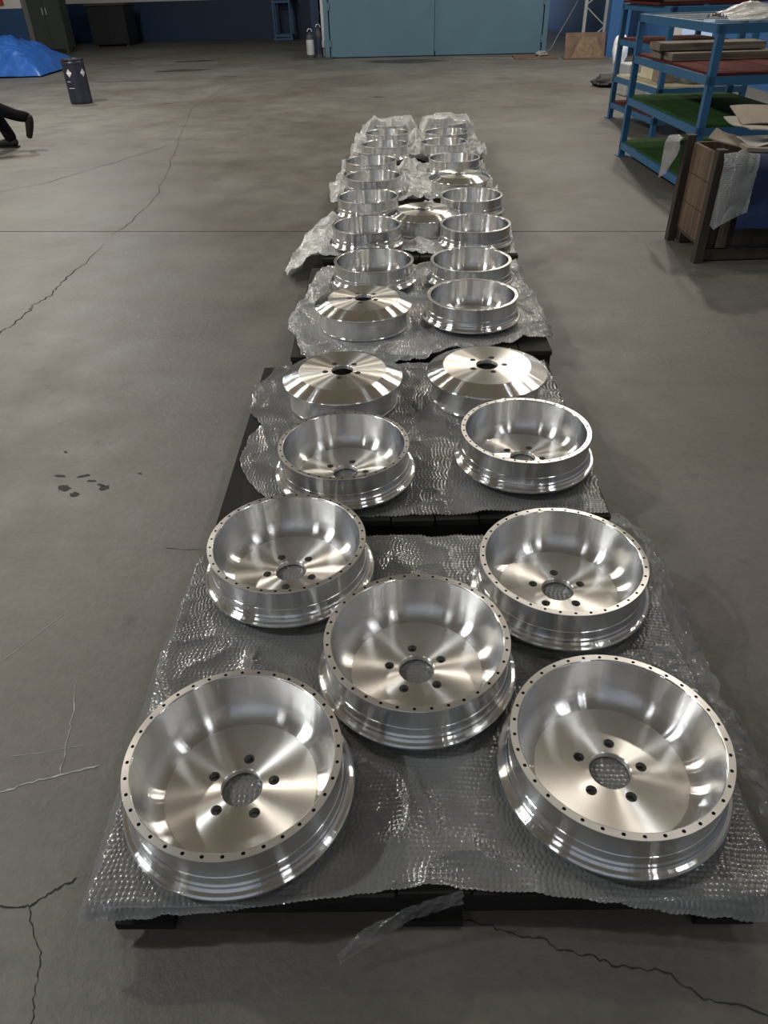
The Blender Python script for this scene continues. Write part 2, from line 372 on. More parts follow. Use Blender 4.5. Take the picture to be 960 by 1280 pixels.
# right wall with a doorway to the yard
wall('wall_right', (6.2, 1.4, HH / 2), (.3, 27.2, HH), 'wall_white')
wall('wall_right_beyond', (6.2, 24.2, HH / 2), (.3, 13.6, HH), 'wall_white')
wall('wall_right_lintel', (6.2, 16.2, 5.0), (.3, 2.4, 4.4), 'wall_white')
wall('trim_4', (6.03, 1.4, BAND / 2 + .3), (.03, 27.2, BAND + .6), 'wall_blue_lit')
wall('trim_5', (6.03, 24.2, BAND / 2 + .3), (.03, 13.6, BAND + .6), 'wall_blue_lit')
wall('wall_front', (-4.2, -9.3, 1.8), (21, .3, 3.6), 'wall_white')
wall('wall_front_upper', (-4.2, -9.3, 6.4), (21, .3, 1.6), 'wall_white')
for x, d in ((-11.4, 6.6), (4.4, 3.8)): wall('wall_front_pier', (x, -9.3, 4.6), (d, .3, 2.0), 'wall_white')
wall('trim_6', (-4.2, -9.13, BAND / 2), (20.6, .03, BAND), 'wall_blue')
wall('ceiling', (-4.2, 9.4, HH + .1), (21.2, 40, .2), 'ceiling_paint')
for k, y in enumerate((-4, 2, 8, 14, 20, 26)):
    wall('trim_%d' % (7 + k), (-4.2, y, HH - .25), (20.4, .18, .45), 'galvanised')

# lamp housings above each hall light
hb = MB().lathe([(.001, .30), (.05, .30), (.07, .24), (.10, .22), (.13, .10), (.20, .02), (.205, 0), (.195, 0), (.18, .02), (.001, .06)], 32).mesh('housing', 'dark_steel', True)
rod = MB().tube([(0, 0, .28), (0, 0, HH - LAMP_Z + .25)], .012, 8).mesh('hanger', 'steel_grey', True)
ROW = {-6.0: 'left', 3.6: 'right'}; NTH = ['first', 'second', 'third', 'fourth', 'fifth', 'sixth']; SIDE = []; cnt = {}
for (x, y, e, c) in LAMPS:
    k = cnt.get(x, 0); cnt[x] = k + 1; SIDE.append('%s in the %s ceiling row' % (NTH[k], ROW[x]))
for (x, y, e, c), s in zip(LAMPS, SIDE):
    t = empty('high_bay_lamp', (x, y, LAMP_Z - .25), 0, 'dark bell-shaped high bay lamp, ' + s, 'lamp', 'hall lamps')
    link('housing', hb, t); link('hanger', rod, t)

# ------------------------------------------------------------------ wheels
NS = 180
def annulus_holes(mb, r0, r1, z, nh, rc, rh, zb, ksub, a0=0.0, cap=False, up=True):
    sp = NS // nh
    def pol(r, a): return (r * math.cos(a), r * math.sin(a))
    for h in range(nh):
        A0 = a0 + 2 * PI * h / nh; A1 = A0 + 2 * PI / nh; ac = (A0 + A1) / 2
        loop = [pol(r0, A0 + (A1 - A0) * k / sp) for k in range(sp)]
        loop += [pol(r0 + (r1 - r0) * k / ksub, A1) for k in range(ksub)]
        loop += [pol(r1, A1 - (A1 - A0) * k / sp) for k in range(sp)]
        loop += [pol(r1 - (r1 - r0) * k / ksub, A0) for k in range(ksub)]
        cx, cy = pol(rc, ac); M = len(loop)
        inner = []
        for x, y in loop:
            d = math.hypot(x - cx, y - cy); inner.append((cx + (x - cx) / d * rh, cy + (y - cy) / d * rh))
        vs = [(x, y, z) for x, y in loop] + [(x, y, z) for x, y in inner]
        fs = [(i, (i + 1) % M, M + (i + 1) % M, M + i) for i in range(M)]
        if up: fs = [f[::-1] for f in fs]
        mb.add(vs, fs)
        if zb is not None:
            hv = [(x, y, z) for x, y in inner] + [(x, y, zb) for x, y in inner]
            hf = [(i, (i + 1) % M, M + (i + 1) % M, M + i) for i in range(M)]
            mb.add(hv, hf, 1)
            if cap: mb.add([(x, y, zb) for x, y in inner], [tuple(range(M))], 1)
HW = .136
barrel = MB()
barrel.lathe([(.178, 0), (.2440, .027), (.2455, .030), (.2450, .034), (.2415, .0375), (.2345, .0395), (.2300, .0440), (.2285, .0500), (.2255, .0530),
              (.2245, .0550), (.2240, .0740), (.2222, .0755), (.2218, .1270), (.2235, .1290), (.2250, .1310), (.2250, .1350)], NS)
arc = [(.1635 + .0375 * math.sin(a), .0150 + .0400 * (1 - math.cos(a))) for a in [PI / 2 * k / 8 for k in range(8, -1, -1)]]
barrel.lathe([(.2090, .1350), (.2075, .1335), (.2055, .1000), arc[0]], NS)
barrel.lathe(arc, NS, mi=1)
barrel_me = barrel.mesh('barrel', ['alu_barrel', 'alu_cove'], True, 28)
ring = MB()
ring.lathe([(.2250, .1350), (.2243, .1360), (.2225, .1360)], NS)
annulus_holes(ring, .2102, .2225, .1360, 36, .2162, .0039, .1270, 1, cap=True)
ring.lathe([(.2102, .1360), (.2090, .1350)], NS)
ring_me = ring.mesh('mounting_ring', ['alu_ring', 'dark_steel'], True, 28)
disc = MB()
disc.lathe([(.1640, .0150), (.1628, .0162), (.120, .0162), (.088, .0162)], NS)
annulus_holes(disc, .052, .088, .0162, 5, .0695, .0118, 0.0, 8)
disc.lathe([(.052, .0162), (.0462, .0162), (.0445, .0147), (.0445, .0015), (.046, 0), (.052, 0)], NS)
annulus_holes(disc, .052, .088, 0.0, 5, .0695, .0118, None, 8, up=False)
disc.lathe([(.088, 0), (.130, 0), (.178, 0)], NS)
disc_me = disc.mesh('hub_disc', ['alu_disc', 'alu_ring'], True, 28)
import bmesh
for me in (barrel_me, ring_me, disc_me):
    bm = bmesh.new(); bm.from_mesh(me); bmesh.ops.remove_doubles(bm, verts=bm.verts, dist=1e-5)
    bmesh.ops.recalc_face_normals(bm, faces=bm.faces); bm.to_mesh(me); bm.free()
    me.set_sharp_from_angle(angle=math.radians(28))
TOP = .130            # pallet deck
WZ = .1355            # wheel rests on the bubbles
UP, DN = 0, 1
G = 'turned aluminium wheels laid out on the pallets'
WHEELS = [
 (-.325, .890, UP, 'bright open-topped aluminium wheel at the front left corner of the nearest pallet'),
 (.475, .904, UP, 'bright open-topped aluminium wheel at the front right corner of the nearest pallet'),
 (.070, 1.205, UP, 'bright open-topped aluminium wheel in the centre of the five on the nearest pallet'),
 (-.279, 1.593, UP, 'bright open-topped aluminium wheel at the back left corner of the nearest pallet'),
 (.483, 1.480, UP, 'open-topped aluminium wheel with crumpled clear wrap on its right rim, nearest pallet'),
 (-.131, 2.110, UP, 'open-topped aluminium wheel at the front left of the second pallet'),
 (.504, 2.172, UP, 'open-topped aluminium wheel at the front right of the second pallet'),
 (-.149, 2.622, DN, 'face-down aluminium wheel showing its flat hub at the back left of the second pallet'),
 (.428, 2.633, DN, 'face-down aluminium wheel showing its flat hub at the back right of the second pallet'),
 (-.069, 3.418, DN, 'face-down aluminium wheel showing its hub at the front left of the third pallet'),
 (.473, 3.501, UP, 'open-topped aluminium wheel at the front right of the third pallet'),
 (-.015, 4.086, UP, 'open-topped aluminium wheel at the back left of the third pallet'),
 (.528, 4.050, UP, 'open-topped aluminium wheel at the back right of the third pallet'),
 (-.056, 4.815, UP, 'open-topped aluminium wheel beside the wrap wing, front left of the fourth pallet'),
 (.640, 4.769, UP, 'open-topped aluminium wheel at the front right of the fourth pallet'),
 (.330, 5.150, DN, 'face-down aluminium wheel between four open ones on the fourth pallet'),
 (-.047, 5.560, UP, 'open-topped aluminium wheel at the back left of the fourth pallet'),
 (.700, 5.510, UP, 'open-topped aluminium wheel at the back right of the fourth pallet'),
 (-.003, 6.224, UP, 'open-topped aluminium wheel at the front left of the fifth pallet'),
 (.669, 6.060, DN, 'face-down aluminium wheel, farthest of those showing a hub, on the fifth pallet'),
 (-.021, 6.833, UP, 'open-topped aluminium wheel at the back left of the fifth pallet'),
 (.705, 6.848, UP, 'open-topped aluminium wheel at the back right of the fifth pallet'),
 (.114, 7.575, UP, 'open-topped aluminium wheel at the front left of the farthest pallet'),
 (.678, 7.606, UP, 'open-topped aluminium wheel at the front right of the farthest pallet'),
 (.152, 8.201, UP, 'open-topped aluminium wheel in the middle left of the farthest pallet'),
 (.750, 8.147, UP, 'open-topped aluminium wheel in the middle right of the farthest pallet'),
 (.200, 8.760, UP, 'aluminium wheel under the wrap at the far left end of the row'),
 (.790, 8.740, UP, 'aluminium wheel under the wrap at the far right end of the row'),
]
SPIN = [-.101, -.223, .114, .494, -.052, -.329, -.496, .129, -.226, .211, .9, .1, .5, .2, .7, .3, .4, .9, .2, .5, .1, .8, .3, .4, .6, .1, .9, .2]
WXY = []
for (x, y, k, lab), sp in zip(WHEELS, SPIN):
    z = WZ
    if k == DN and y < 5.1 or k == DN and y > 6: x, y = x * 1.022, y * 1.022
    WXY.append((x, y))
    t = empty('alloy_wheel', (x, y, z), 0, lab, 'wheel', G)
    if k == DN: t.location.z = z + HW; t.rotation_euler = (PI, 0, 0)
    for nm, me in (('barrel', barrel_me), ('mounting_ring', ring_me), ('hub_disc', disc_me)):
        o = link(nm, me, t); o.rotation_euler = (0, 0, sp + PI / 2 - PI / 5)
WXY = np.array(WXY)

# ------------------------------------------------------------------ pallets
def pallet(x, y, wd, dp, rz, mat, lab, nb):
    t = empty('pallet', (x, y, 0), rz, lab, 'pallet', 'low dark pallets under the wheels')
    bw = wd / nb
    pm = MB().box((0, 0, 0), (bw - .006, dp, .022)).mesh('deck_board', mat)
    for k in range(nb):
        o = link('deck_board', pm, t, loc=(-wd / 2 + bw * (k + .5), random.uniform(-.004, .004), TOP - .011))
    bm_ = MB().box((0, 0, 0), (wd - .01, .10, .086)).mesh('bearer', mat)
    for yy in (-dp / 2 + .07, 0, dp / 2 - .07): link('bearer', bm_, t, loc=(0, yy, TOP - .022 - .043))
    sm = MB().box((0, 0, 0), (.12, dp, .022)).mesh('bottom_board', mat)
    for xx in (-wd / 2 + .07, 0, wd / 2 - .07): link('bottom_board', sm, t, loc=(xx, 0, .011))
PAL = [(.085, 1.205, 1.31, 1.09, -.020, 'pallet_black', 'nearest black pallet, carrying five wheels', 9),
       (.105, 2.430, 1.29, 1.17, -.020, 'pallet_black', 'second black pallet from the camera with a bare left corner', 9),
       (.205, 3.760, 1.23, 1.28, -.015, 'pallet_brown', 'third pallet from the camera, dark brown side showing by the hub-up wheel', 8),
       (.290, 5.180, 1.24, 1.24, -.03, 'pallet_brown', 'fourth pallet from the camera, with the wrap wing at its left', 8),
       (.360, 6.560, 1.26, 1.26, -.03, 'pallet_brown', 'fifth pallet from the camera, between the wing and the far end', 8),
       (.455, 8.150, 1.24, 1.66, -.04, 'pallet_brown', 'farthest pallet, at the end of the wheel row', 8)]
for a in PAL: pallet(*a)

# ------------------------------------------------------------------ bubble wrap
def poly_at(pts, n):
    P = np.array(pts, float); d = np.r_[0, np.cumsum(np.hypot(*np.diff(P[:, :2], axis=0).T))]; d /= d[-1]
    s = np.linspace(0, 1, n); return np.stack([np.interp(s, d, P[:, k]) for k in range(P.shape[1])], 1)
def coons(fr, bk, lf, rt, nu, nv):
    F, B, L, R = poly_at(fr, nu), poly_at(bk, nu), poly_at(lf, nv), poly_at(rt, nv)
    u = np.linspace(0, 1, nu)[None, :, None]; v = np.linspace(0, 1, nv)[:, None, None]
    S = (1 - v) * F[None] + v * B[None] + (1 - u) * L[:, None] + u * R[:, None]
    return S - ((1 - u) * (1 - v) * F[0] + u * (1 - v) * F[-1] + (1 - u) * v * B[0] + u * v * B[-1])
def vnoise(x, y, sc, seed):
    """smooth value noise on arrays"""
    rg = np.random.default_rng(seed); T = rg.random((64, 64))
    X, Y = x * sc + 100.3, y * sc + 57.7; i, j = np.floor(X).astype(int), np.floor(Y).astype(int); a, b = X - i, Y - j
    a = a * a * (3 - 2 * a); b = b * b * (3 - 2 * b); g = lambda p, q: T[p % 64, q % 64]
    return (g(i, j) * (1 - a) + g(i + 1, j) * a) * (1 - b) + (g(i, j + 1) * (1 - a) + g(i + 1, j + 1) * a) * b
def bubbles(nv, nu, h):
    j, i = np.mgrid[0:nv, 0:nu]; return ((j % 3 == 0) & ((i + (j // 3) % 2 + (j // 3) % 3 // 2) % 3 == 0)) * h
def near_wheel(X, Y, r):
    d = np.full(X.shape, 9.0)
    for x, y in WXY: d = np.minimum(d, np.hypot(X - x, Y - y))
    return np.clip((d - r) / .10, 0, 1)
def drape(X, Y, pal, wr, seed, slope=1.5, amp=.012):
    px, py, wd, dp, rz = pal[:5]; c, s = math.cos(-rz), math.sin(-rz)
    lx, ly = (X - px) * c - (Y - py) * s, (X - px) * s + (Y - py) * c
    dx = np.maximum(np.abs(lx) - wd / 2, 0); dy = np.maximum(np.abs(ly) - dp / 2, 0); d = np.hypot(dx, dy)
    a = vnoise(X, Y, 5, seed); b = vnoise(X + .3 * Y, Y - .2 * X, 13, seed + 1)
    rid = (1 - np.abs(2 * a - 1)) ** 4; rid2 = (1 - np.abs(2 * b - 1)) ** 3
    wk = near_wheel(X, Y, .245)
    z = TOP + .0015 + wk * wr * (rid * amp * 1.6 + rid2 * amp * .7)
    z = z - slope * np.maximum(d - .012, 0)
    return np.maximum(z, .006 + .008 * b)
def wrap_sheet(name, fr, bk, lf, rt, pal, cell, lab, mat='bubble_wrap', wr=1.0, seed=1, bub=.0045, zadd=None, slope=1.5, amp=.012):
    W_ = max(math.dist(fr[0], fr[-1]), math.dist(bk[0], bk[-1])); D_ = max(math.dist(lf[0], lf[-1]), math.dist(rt[0], rt[-1]))
    nu, nv = int(W_ / cell) + 1, int(D_ / cell) + 1
    S = coons(fr, bk, lf, rt, nu, nv); X, Y = S[..., 0], S[..., 1]
    X = X + (vnoise(X, Y, 30, seed + 5) - .5) * .010; Y = Y + (vnoise(X, Y, 30, seed + 6) - .5) * .006
    Z = drape(X, Y, pal, wr, seed, slope, amp)
    if zadd is not None: Z = np.maximum(Z, zadd(X, Y))
    Z = Z + bubbles(nv, nu, bub) * (.7 + .6 * RNG.random((nv, nu)))
    t = MB().grid(np.stack([X, Y, Z], -1)).build('bubble_wrap', mat, smooth=True, angle=0)
    tag(t, lab, 'bubble wrap', 'bubble wrap under the wheels'); return t
P = PAL
w1 = wrap_sheet('w', [(-.612, .640), (-.45, .645), (-.20, .652), (-.05, .668), (.10, .672), (.25, .652), (.45, .632), (.735, .600)],
     [(-.560, 1.711), (-.458, 1.778), (-.250, 1.790), (-.027, 1.785), (.149, 1.745), (.301, 1.755), (.560, 1.745), (.765, 1.690)],
     [(-.612, .640), (-.622, .816), (-.628, .979), (-.632, 1.185), (-.618, 1.376), (-.597, 1.567), (-.560, 1.711)],
     [(.735, .600), (.765, .80), (.775, .993), (.765, 1.156), (.765, 1.40), (.765, 1.690)], P[0], .0037,
     'bubble wrap sheet spread over the nearest pallet under five wheels', seed=3)
wrap_sheet('w', [(-.397, 1.985), (-.28, 1.925), (-.159, 1.870), (.107, 1.868), (.314, 1.862), (.548, 1.858), (.728, 1.850)],
     [(-.440, 3.025), (-.20, 3.020), (.159, 3.015), (.45, 3.010), (.745, 3.0)],
     [(-.397, 1.985), (-.477, 2.103), (-.526, 2.22), (-.511, 2.407), (-.470, 2.490), (-.535, 2.590), (-.540, 2.851), (-.440, 3.025)],
     [(.728, 1.850), (.748, 2.192), (.752, 2.488), (.745, 3.0)], P[1], .0040,
     'bubble wrap sheet on the second pallet, leaving its left corner bare', seed=11, amp=.010, bub=.0055)
wrap_sheet('w', [(-.36, 3.10), (-.25, 3.09), (-.05, 3.07), (.211, 3.09), (.487, 3.16), (.718, 3.20), (.845, 3.25)],
     [(-.285, 4.40), (.0, 4.39), (.297, 4.39), (.60, 4.38), (.845, 4.37)],
     [(-.36, 3.10), (-.40, 3.30), (-.47, 3.55), (-.46, 3.72), (-.40, 3.893), (-.37, 4.042), (-.35, 4.25), (-.285, 4.40)],
     [(.845, 3.25), (.865, 3.45), (.86, 3.754), (.86, 4.1), (.845, 4.37)], P[2], .0048,
     'brightly lit bubble wrap on the third pallet, bunched at its left edge', mat='bubble_wrap_half_lit', seed=21, amp=.022, slope=.8)
wing = [(-.60, 4.40), (-.66, 4.62), (-.60, 5.0), (-.55, 5.45)]
wrap_sheet('w', [(-.56, 4.52), (-.40, 4.60), (-.27, 4.62), (.0, 4.60), (.30, 4.60), (.60, 4.58), (.88, 4.57)],
     [(-.40, 5.62), (-.20, 5.76), (.10, 5.78), (.50, 5.77), (.93, 5.75)],
     [(-.56, 4.52), (-.60, 4.66), (-.545, 5.0), (-.50, 5.35), (-.40, 5.62)],
     [(.88, 4.57), (.91, 4.9), (.92, 5.3), (.93, 5.75)], P[3], .0054,
     'brightly lit bubble wrap on the fourth pallet with a wing drooping to the floor', mat='bubble_wrap_lit', seed=31, amp=.03, slope=.55)
wrap_sheet('w', [(-.32, 5.93), (0, 5.95), (.3, 5.94), (.6, 5.93), (.96, 5.92)], [(-.28, 7.22), (.1, 7.24), (.5, 7.25), (.99, 7.22)],
     [(-.32, 5.93), (-.36, 6.2), (-.38, 6.5), (-.33, 6.9), (-.28, 7.22)], [(.96, 5.92), (.98, 6.3), (1.0, 6.8), (.99, 7.22)], P[4], .006,
     'brightly lit, crumpled white bubble wrap on the fifth pallet', mat='bubble_wrap_lit', seed=41, amp=.05, slope=.8)
def over_far(X, Y):
    z = np.zeros(X.shape)
    for x, y in WXY[-2:]:
        d = np.hypot(X - x, Y - y); z = np.maximum(z, (WZ + HW + .012) - np.maximum(d - .245, 0) * 1.6)
    z = z + .05 * (1 - np.abs(2 * vnoise(X, Y, 6, 77) - 1)) ** 3
    return np.where(Y > 8.62 + .06 * np.sin(X * 9), z, 0)
wrap_sheet('w', [(-.22, 7.34), (.1, 7.33), (.5, 7.32), (.8, 7.31), (1.06, 7.30)], [(-.10, 9.10), (.2, 9.14), (.5, 9.12), (.8, 9.13), (1.12, 9.06)],
     [(-.22, 7.34), (-.24, 7.7), (-.20, 8.1), (-.18, 8.6), (-.10, 9.10)], [(1.06, 7.30), (1.08, 7.8), (1.10, 8.4), (1.12, 9.06)], P[5], .006,
     'brightly lit, crumpled white bubble wrap at the far end, folded over the last two wheels', mat='bubble_wrap_lit', seed=51, amp=.06, zadd=over_far, slope=.9)
# crumpled clear tail on the right of the nearest pallet, leaning on the back right wheel
def film(name, A, B, nu, nv, mat, parent=None, amp=.014, seed=5, bulge=.03, bub=0.0):
    a, b = poly_at(A, nu), poly_at(B, nu); v = np.linspace(0, 1, nv)[:, None, None]
    S = a[None] * (1 - v) + b[None] * v
    S[..., 2] += bulge * np.sin(PI * v[..., 0]) * 1.0
    s = np.linspace(0, 6, nu)[None, :]; q = np.linspace(0, 1.5, nv)[:, None]
    for k in range(3):
        S[..., k] += (vnoise(s + 0 * q, q + 0 * s, 3.2, seed + k) - .5) * amp * 2 + (vnoise(s + 0 * q, q + 0 * s, 9, seed + 9 + k) - .5) * amp
    if bub: S[..., 2] += bubbles(nv, nu, bub)
    return MB().grid(S).build(name, mat, parent, smooth=True, angle=0)
film('wrap_fold', [(.655, 1.632, .277), (.694, 1.557, .283), (.708, 1.48, .286), (.697, 1.403, .281), (.680, 1.31, .225), (.650, 1.235, .165), (.690, 1.13, .15)],
     [(.700, 1.67, .258), (.738, 1.58, .262), (.768, 1.48, .235), (.785, 1.38, .185), (.805, 1.25, .14), (.81, 1.15, .13), (.81, 1.03, .12)], 180, 60, 'plastic_film', w1, .008, 5, .012, .003)
film('wrap_fold', [(.765, 1.10, .150), (.745, .98, .150), (.760, .86, .150), (.765, .74, .145)], [(.84, 1.06, .09), (.855, .95, .075), (.87, .83, .07), (.89, .70, .06)], 90, 30, 'plastic_film', w1, .009, 15, .02, .0025)
film('wrap_tail', [(.13, .668, .134), (.04, .650, .122), (-.06, .625, .085), (-.115, .595, .048)], [(.13, .650, .118), (.03, .632, .100), (-.05, .605, .060), (-.108, .582, .040)], 60, 12, 'clear_film', w1, .0025, 25, .003)
0 and film('wrap_fold', [(-.640, .86, .115), (-.655, .78, .105), (-.655, .70, .10), (-.600, .640, .105), (-.48, .628, .11)], [(-.560, .86, .146), (-.565, .78, .150), (-.570, .71, .150), (-.555, .68, .148), (-.45, .655, .143)], 90, 20, 'bubble_wrap', w1, .010, 35, .006, .003)

# ------------------------------------------------------------------ shelving racks
def rack(loc, rz, wd, dp, levels, top, lab, mats, slats=False):
    t = empty('steel_shelving_rack', loc, rz, lab, 'rack', 'blue steel shelving racks')
    pw = .055
    pm = MB().box((0, 0, top / 2), (pw, pw, top)).mesh('post', 'rack_blue'); fm = MB().box((0, 0, .004), (.11, .11, .008)).mesh('foot_plate', 'rack_blue')
    for x in (pw / 2, wd - pw / 2):
        for y in (pw / 2, dp - pw / 2):
            o = link('post', pm, t, loc=(x, y, 0)); link('foot_plate', fm, o)
    rx = MB().box((0, 0, 0), (wd, .04, .06)).mesh('end_rail', 'rack_blue'); ry = MB().box((0, 0, 0), (.04, dp, .06)).mesh('side_rail', 'rack_blue')
    for z in list(levels) + [top]:
        for y in (.02, dp - .02): link('end_rail', rx, t, loc=(wd / 2, y, z - .03))
        for x in (.02, wd - .02): link('side_rail', ry, t, loc=(x, dp / 2, z - .03))
    for z, m in zip(levels, mats):
        nb = 5; bw = (wd - .05) / nb
        me = MB().box((0, 0, 0), (bw - .004, dp - .05, .018)).mesh('shelf_board', m)
        for k in range(nb): link('shelf_board', me, t, loc=(.025 + bw * (k + .5), dp / 2, z + .009 + .002 * (k % 2)))
    return t
RA = rack((2.560, 6.27, 0), .01, 1.03, 1.88, (.13, .53, .88), 1.21, 'nearer blue steel rack with red and green shelves behind the wooden crate', ('shelf_green', 'shelf_green', 'shelf_red'))
sl = MB().box((0, 0, 0), (.95, .035, .003)).mesh('top_slat', 'galvanised')
for k in range(8): link('top_slat', sl, RA, loc=(.515, .20 + k * .21, 1.205))
RB = rack((3.19, 9.13, 0), .085, 1.03, 1.42, (.18, .47, .86), 1.22, 'farther blue steel rack holding boxes and a grey bundle', ('shelf_red', 'ivory', 'shelf_red'))

def box_thing(name, lab, cat, c, d, mat, rz=0, group=None, bv=.004, tilt=None):
    o = MB().box((0, 0, d[2] / 2), d, 0, tilt).build(name, mat, loc=c, rz=rz); bevel(o, bv, 2); return tag(o, lab, cat, group)
# planks stacked on the near rack's red shelf
pz = .90
wp = [('lower', (3.02, 7.58, pz), (.92, .22, .065), .04), ('lower', (3.04, 7.33, pz), (.90, .20, .060), .02), ('upper', (2.98, 7.50, pz + .067), (.92, .30, .055), -.03)]
for (s, c, d, rz), lab in zip(wp, ('grey weathered plank lying at the back under another on the red shelf', 'grey weathered plank at the front of the pile on the red shelf', 'grey weathered plank on top of the pile on the red shelf')):
    o = MB().box((0, 0, d[2] / 2), d).build('plank', 'old_plank', loc=c, rz=rz); bevel(o, .004); tag(o, lab, 'plank', 'planks on the red shelf')
o = MB().box((0, 0, .03), (.12, .09, .06)).build('red_rag', 'red_cloth', loc=(2.66, 7.42, .90)); bevel(o, .02, 3); tag(o, 'small red rag by the plank ends on the red shelf', 'rag')
box_thing('dark_case', 'dark flat box at the far right of the red shelf', 'box', (3.40, 7.85, .902), (.30, .20, .10), 'cabinet_dark')
# far rack load
def carton(name, lab, c, d, rz, mat):
    t = empty(name, c, rz, lab, 'box')
    o = MB().box((0, 0, d[2] / 2), d).build('carton_body', mat, t); bevel(o, .004)
    MB().box((0, 0, d[2] + .002), (d[0] * .98, .05, .004)).build('tape', 'ivory', t)
carton('carton', 'pale carton with a buff tape on the lowest far shelf', (3.40, 9.95, .492), (.22, .34, .20), .1, 'ivory')
carton('carton', 'small brown carton beside the grey bundle on the far rack', (3.38, 9.60, .492), (.16, .26, .17), .0, 'cardboard')
carton('carton', 'brown carton lying at the near end of the far rack', (3.85, 9.42, .492), (.40, .26, .13), .05, 'cardboard')
def lump(name, lab, cat, c, d, mat, seed, rz=0, n=20, amp=.22, flat=.0, group=None):
    vs = []; m = n // 2 + 2
    for j in range(m + 1):
        th = PI * j / m
        for i in range(n):
            a = 2 * PI * i / n; v = Vector((math.sin(th) * math.cos(a), math.sin(th) * math.sin(a), math.cos(th)))
            k = 1 + amp * noise.noise(v * 1.7 + Vector((seed, 0, 0))) + amp * .5 * noise.noise(v * 5 + Vector((0, seed, 0)))
            z = max(v.z * k, -.72); vs.append((v.x * k * d[0] / 2, v.y * k * d[1] / 2, (z + .72) * d[2] / 1.72))
    fs = [(j * n + i, j * n + (i + 1) % n, (j + 1) * n + (i + 1) % n, (j + 1) * n + i)[::-1] for j in range(m) for i in range(n)]
    o = MB().add(vs, fs).build(name, mat, smooth=True, angle=60, loc=c, rz=rz); return tag(o, lab, cat, group)
lump('plastic_bundle', 'grey plastic bundle sitting on the far rack', 'bundle', (3.62, 9.40, .492), (.30, .30, .27), 'rag_grey', 3, amp=.3)
# things on the racks' tops
tt = empty('stacked_sheets', (3.25, 9.25, 1.222), .085, 'dark red steel sheets stacked on top of the farther rack', 'sheet stack')
for k, (dx, m) in enumerate(((0, 'shelf_red'), (.05, 'rust_plate'), (-.02, 'shelf_red'), (.08, 'cabinet_dark'))):
    MB().box((.50 + dx, .64, .02 + k * .026), (1.25, 1.05, .022)).build('steel_sheet', m, tt)
S = np.zeros((28, 44, 3)); gx, gy = np.meshgrid(np.linspace(0, 1, 44), np.linspace(0, 1, 28))
S[..., 0] = 2.62 + gx * .95; S[..., 1] = 6.25 + gy * .46; S[..., 2] = 1.225 + .075 * np.sin(PI * gy) * np.clip(gx * 6, .25, 1) + .012 * vnoise(gx * 2, gy * 3, 6, 91) + .03 * (1 - np.abs(2 * vnoise(gx, gy * 4, 4, 92) - 1)) ** 3
fo = MB().grid(S).build('film_roll', 'bubble_wrap_scrap', smooth=True, angle=0)
tag(fo, 'clear plastic film heaped on top of the nearer rack', 'plastic film')
lump('rag', 'dark rubber ring and rags on the floor by the far rack', 'rags', (3.95, 13.7, 0), (.55, .5, .17), 'rubber', 8, amp=.35)
lump('sandbag', 'dark grey sack lying under the far rack front', 'sack', (4.35, 13.9, 0), (.5, .4, .2), 'rag_grey', 9, amp=.2)
box_thing('white_canister', 'white box standing on the floor behind the far rack post', 'box', (3.98, 12.6, 0), (.34, .34, .42), 'galvanised', .1, bv=.02)
lump('white_sack', 'white crumpled sack against the blue column by the far rack', 'sack', (5.08, 17.2, 0), (.30, .28, .52), 'white_sack', 14, amp=.25)

# ------------------------------------------------------------------ wooden crate
ct = empty('wooden_crate', (2.06, 4.70, 0), 0.0, 'worn wooden crate heaped with cardboard and bubble wrap scraps', 'crate')
CW, CD, CH = 1.05, .56, .66
for x in (.03, CW - .03):
    for y in (.0, CD - .05): MB().box((x, y, CH / 2 + .005), (.055, .06, CH + .01)).build('corner_post', 'crate_post_shade', ct)
zb = .10
for k in range(3):
    MB().box((.062, CD / 2 - .025, zb + .085 + k * .178), (.022, CD - .10, .172)).build('side_plank', 'crate_wood', ct)
    MB().box((CW - .062, CD / 2 - .025, zb + .085 + k * .178), (.022, CD - .10, .172)).build('side_plank', 'crate_wood', ct)
    MB().box((CW / 2, CD - .065, zb + .085 + k * .178), (CW - .14, .022, .172)).build('back_plank', 'crate_wood', ct)
    MB().box((CW / 2, .03, zb + .085 + k * .178), (CW - .14, .022, .172)).build('front_plank', 'crate_post_shade', ct)
MB().box((.16, .006, .30), (.06, .022, .42)).build('batten', 'crate_wood', ct)
MB().box((CW / 2, CD / 2 - .02, .09), (CW - .1, CD - .1, .02)).build('floor_board', 'crate_post_shade', ct)
for y in (.05, CD - .1): MB().box((CW / 2, y, .045), (CW - .12, .09, .07)).build('skid', 'crate_post_shade', ct)
# filling that heaps up inside
lump('scrap_paper', 'heap of crumpled paper filling the wooden crate', 'paper', (2.60, 4.95, .12), (.86, .40, .55), 'paper_white', 4, amp=.12)
def sheet_thing(name, lab, cat, c, d, mat, rz, tx, ty, th=.006, amp=.012, seed=1, group=None):
    n, m = 14, 10; gx, gy = np.meshgrid(np.linspace(-.5, .5, n) * d[0], np.linspace(-.5, .5, m) * d[1])
    z = (vnoise(gx, gy, 6, seed) - .5) * 2 * amp
    mb = MB().grid(np.stack([gx, gy, z + th], -1)); nb = len(mb.v)
    lo = MB().grid(np.stack([gx, gy, z], -1)); mb.add(lo.v, [f[::-1] for f in lo.f])
    idx = [(0, i) for i in range(n)] + [(j, n - 1) for j in range(1, m)] + [(m - 1, i) for i in range(n - 2, -1, -1)] + [(j, 0) for j in range(m - 2, 0, -1)]
    ids = [j * n + i for j, i in idx]
    for a, b in zip(ids, ids[1:] + ids[:1]): mb.f.append((a, a + nb, b + nb, b)[::-1]); mb.mi.append(0)
    o = mb.build(name, mat); o.location = c; o.rotation_euler = (tx, ty, rz); return tag(o, lab, cat, group)
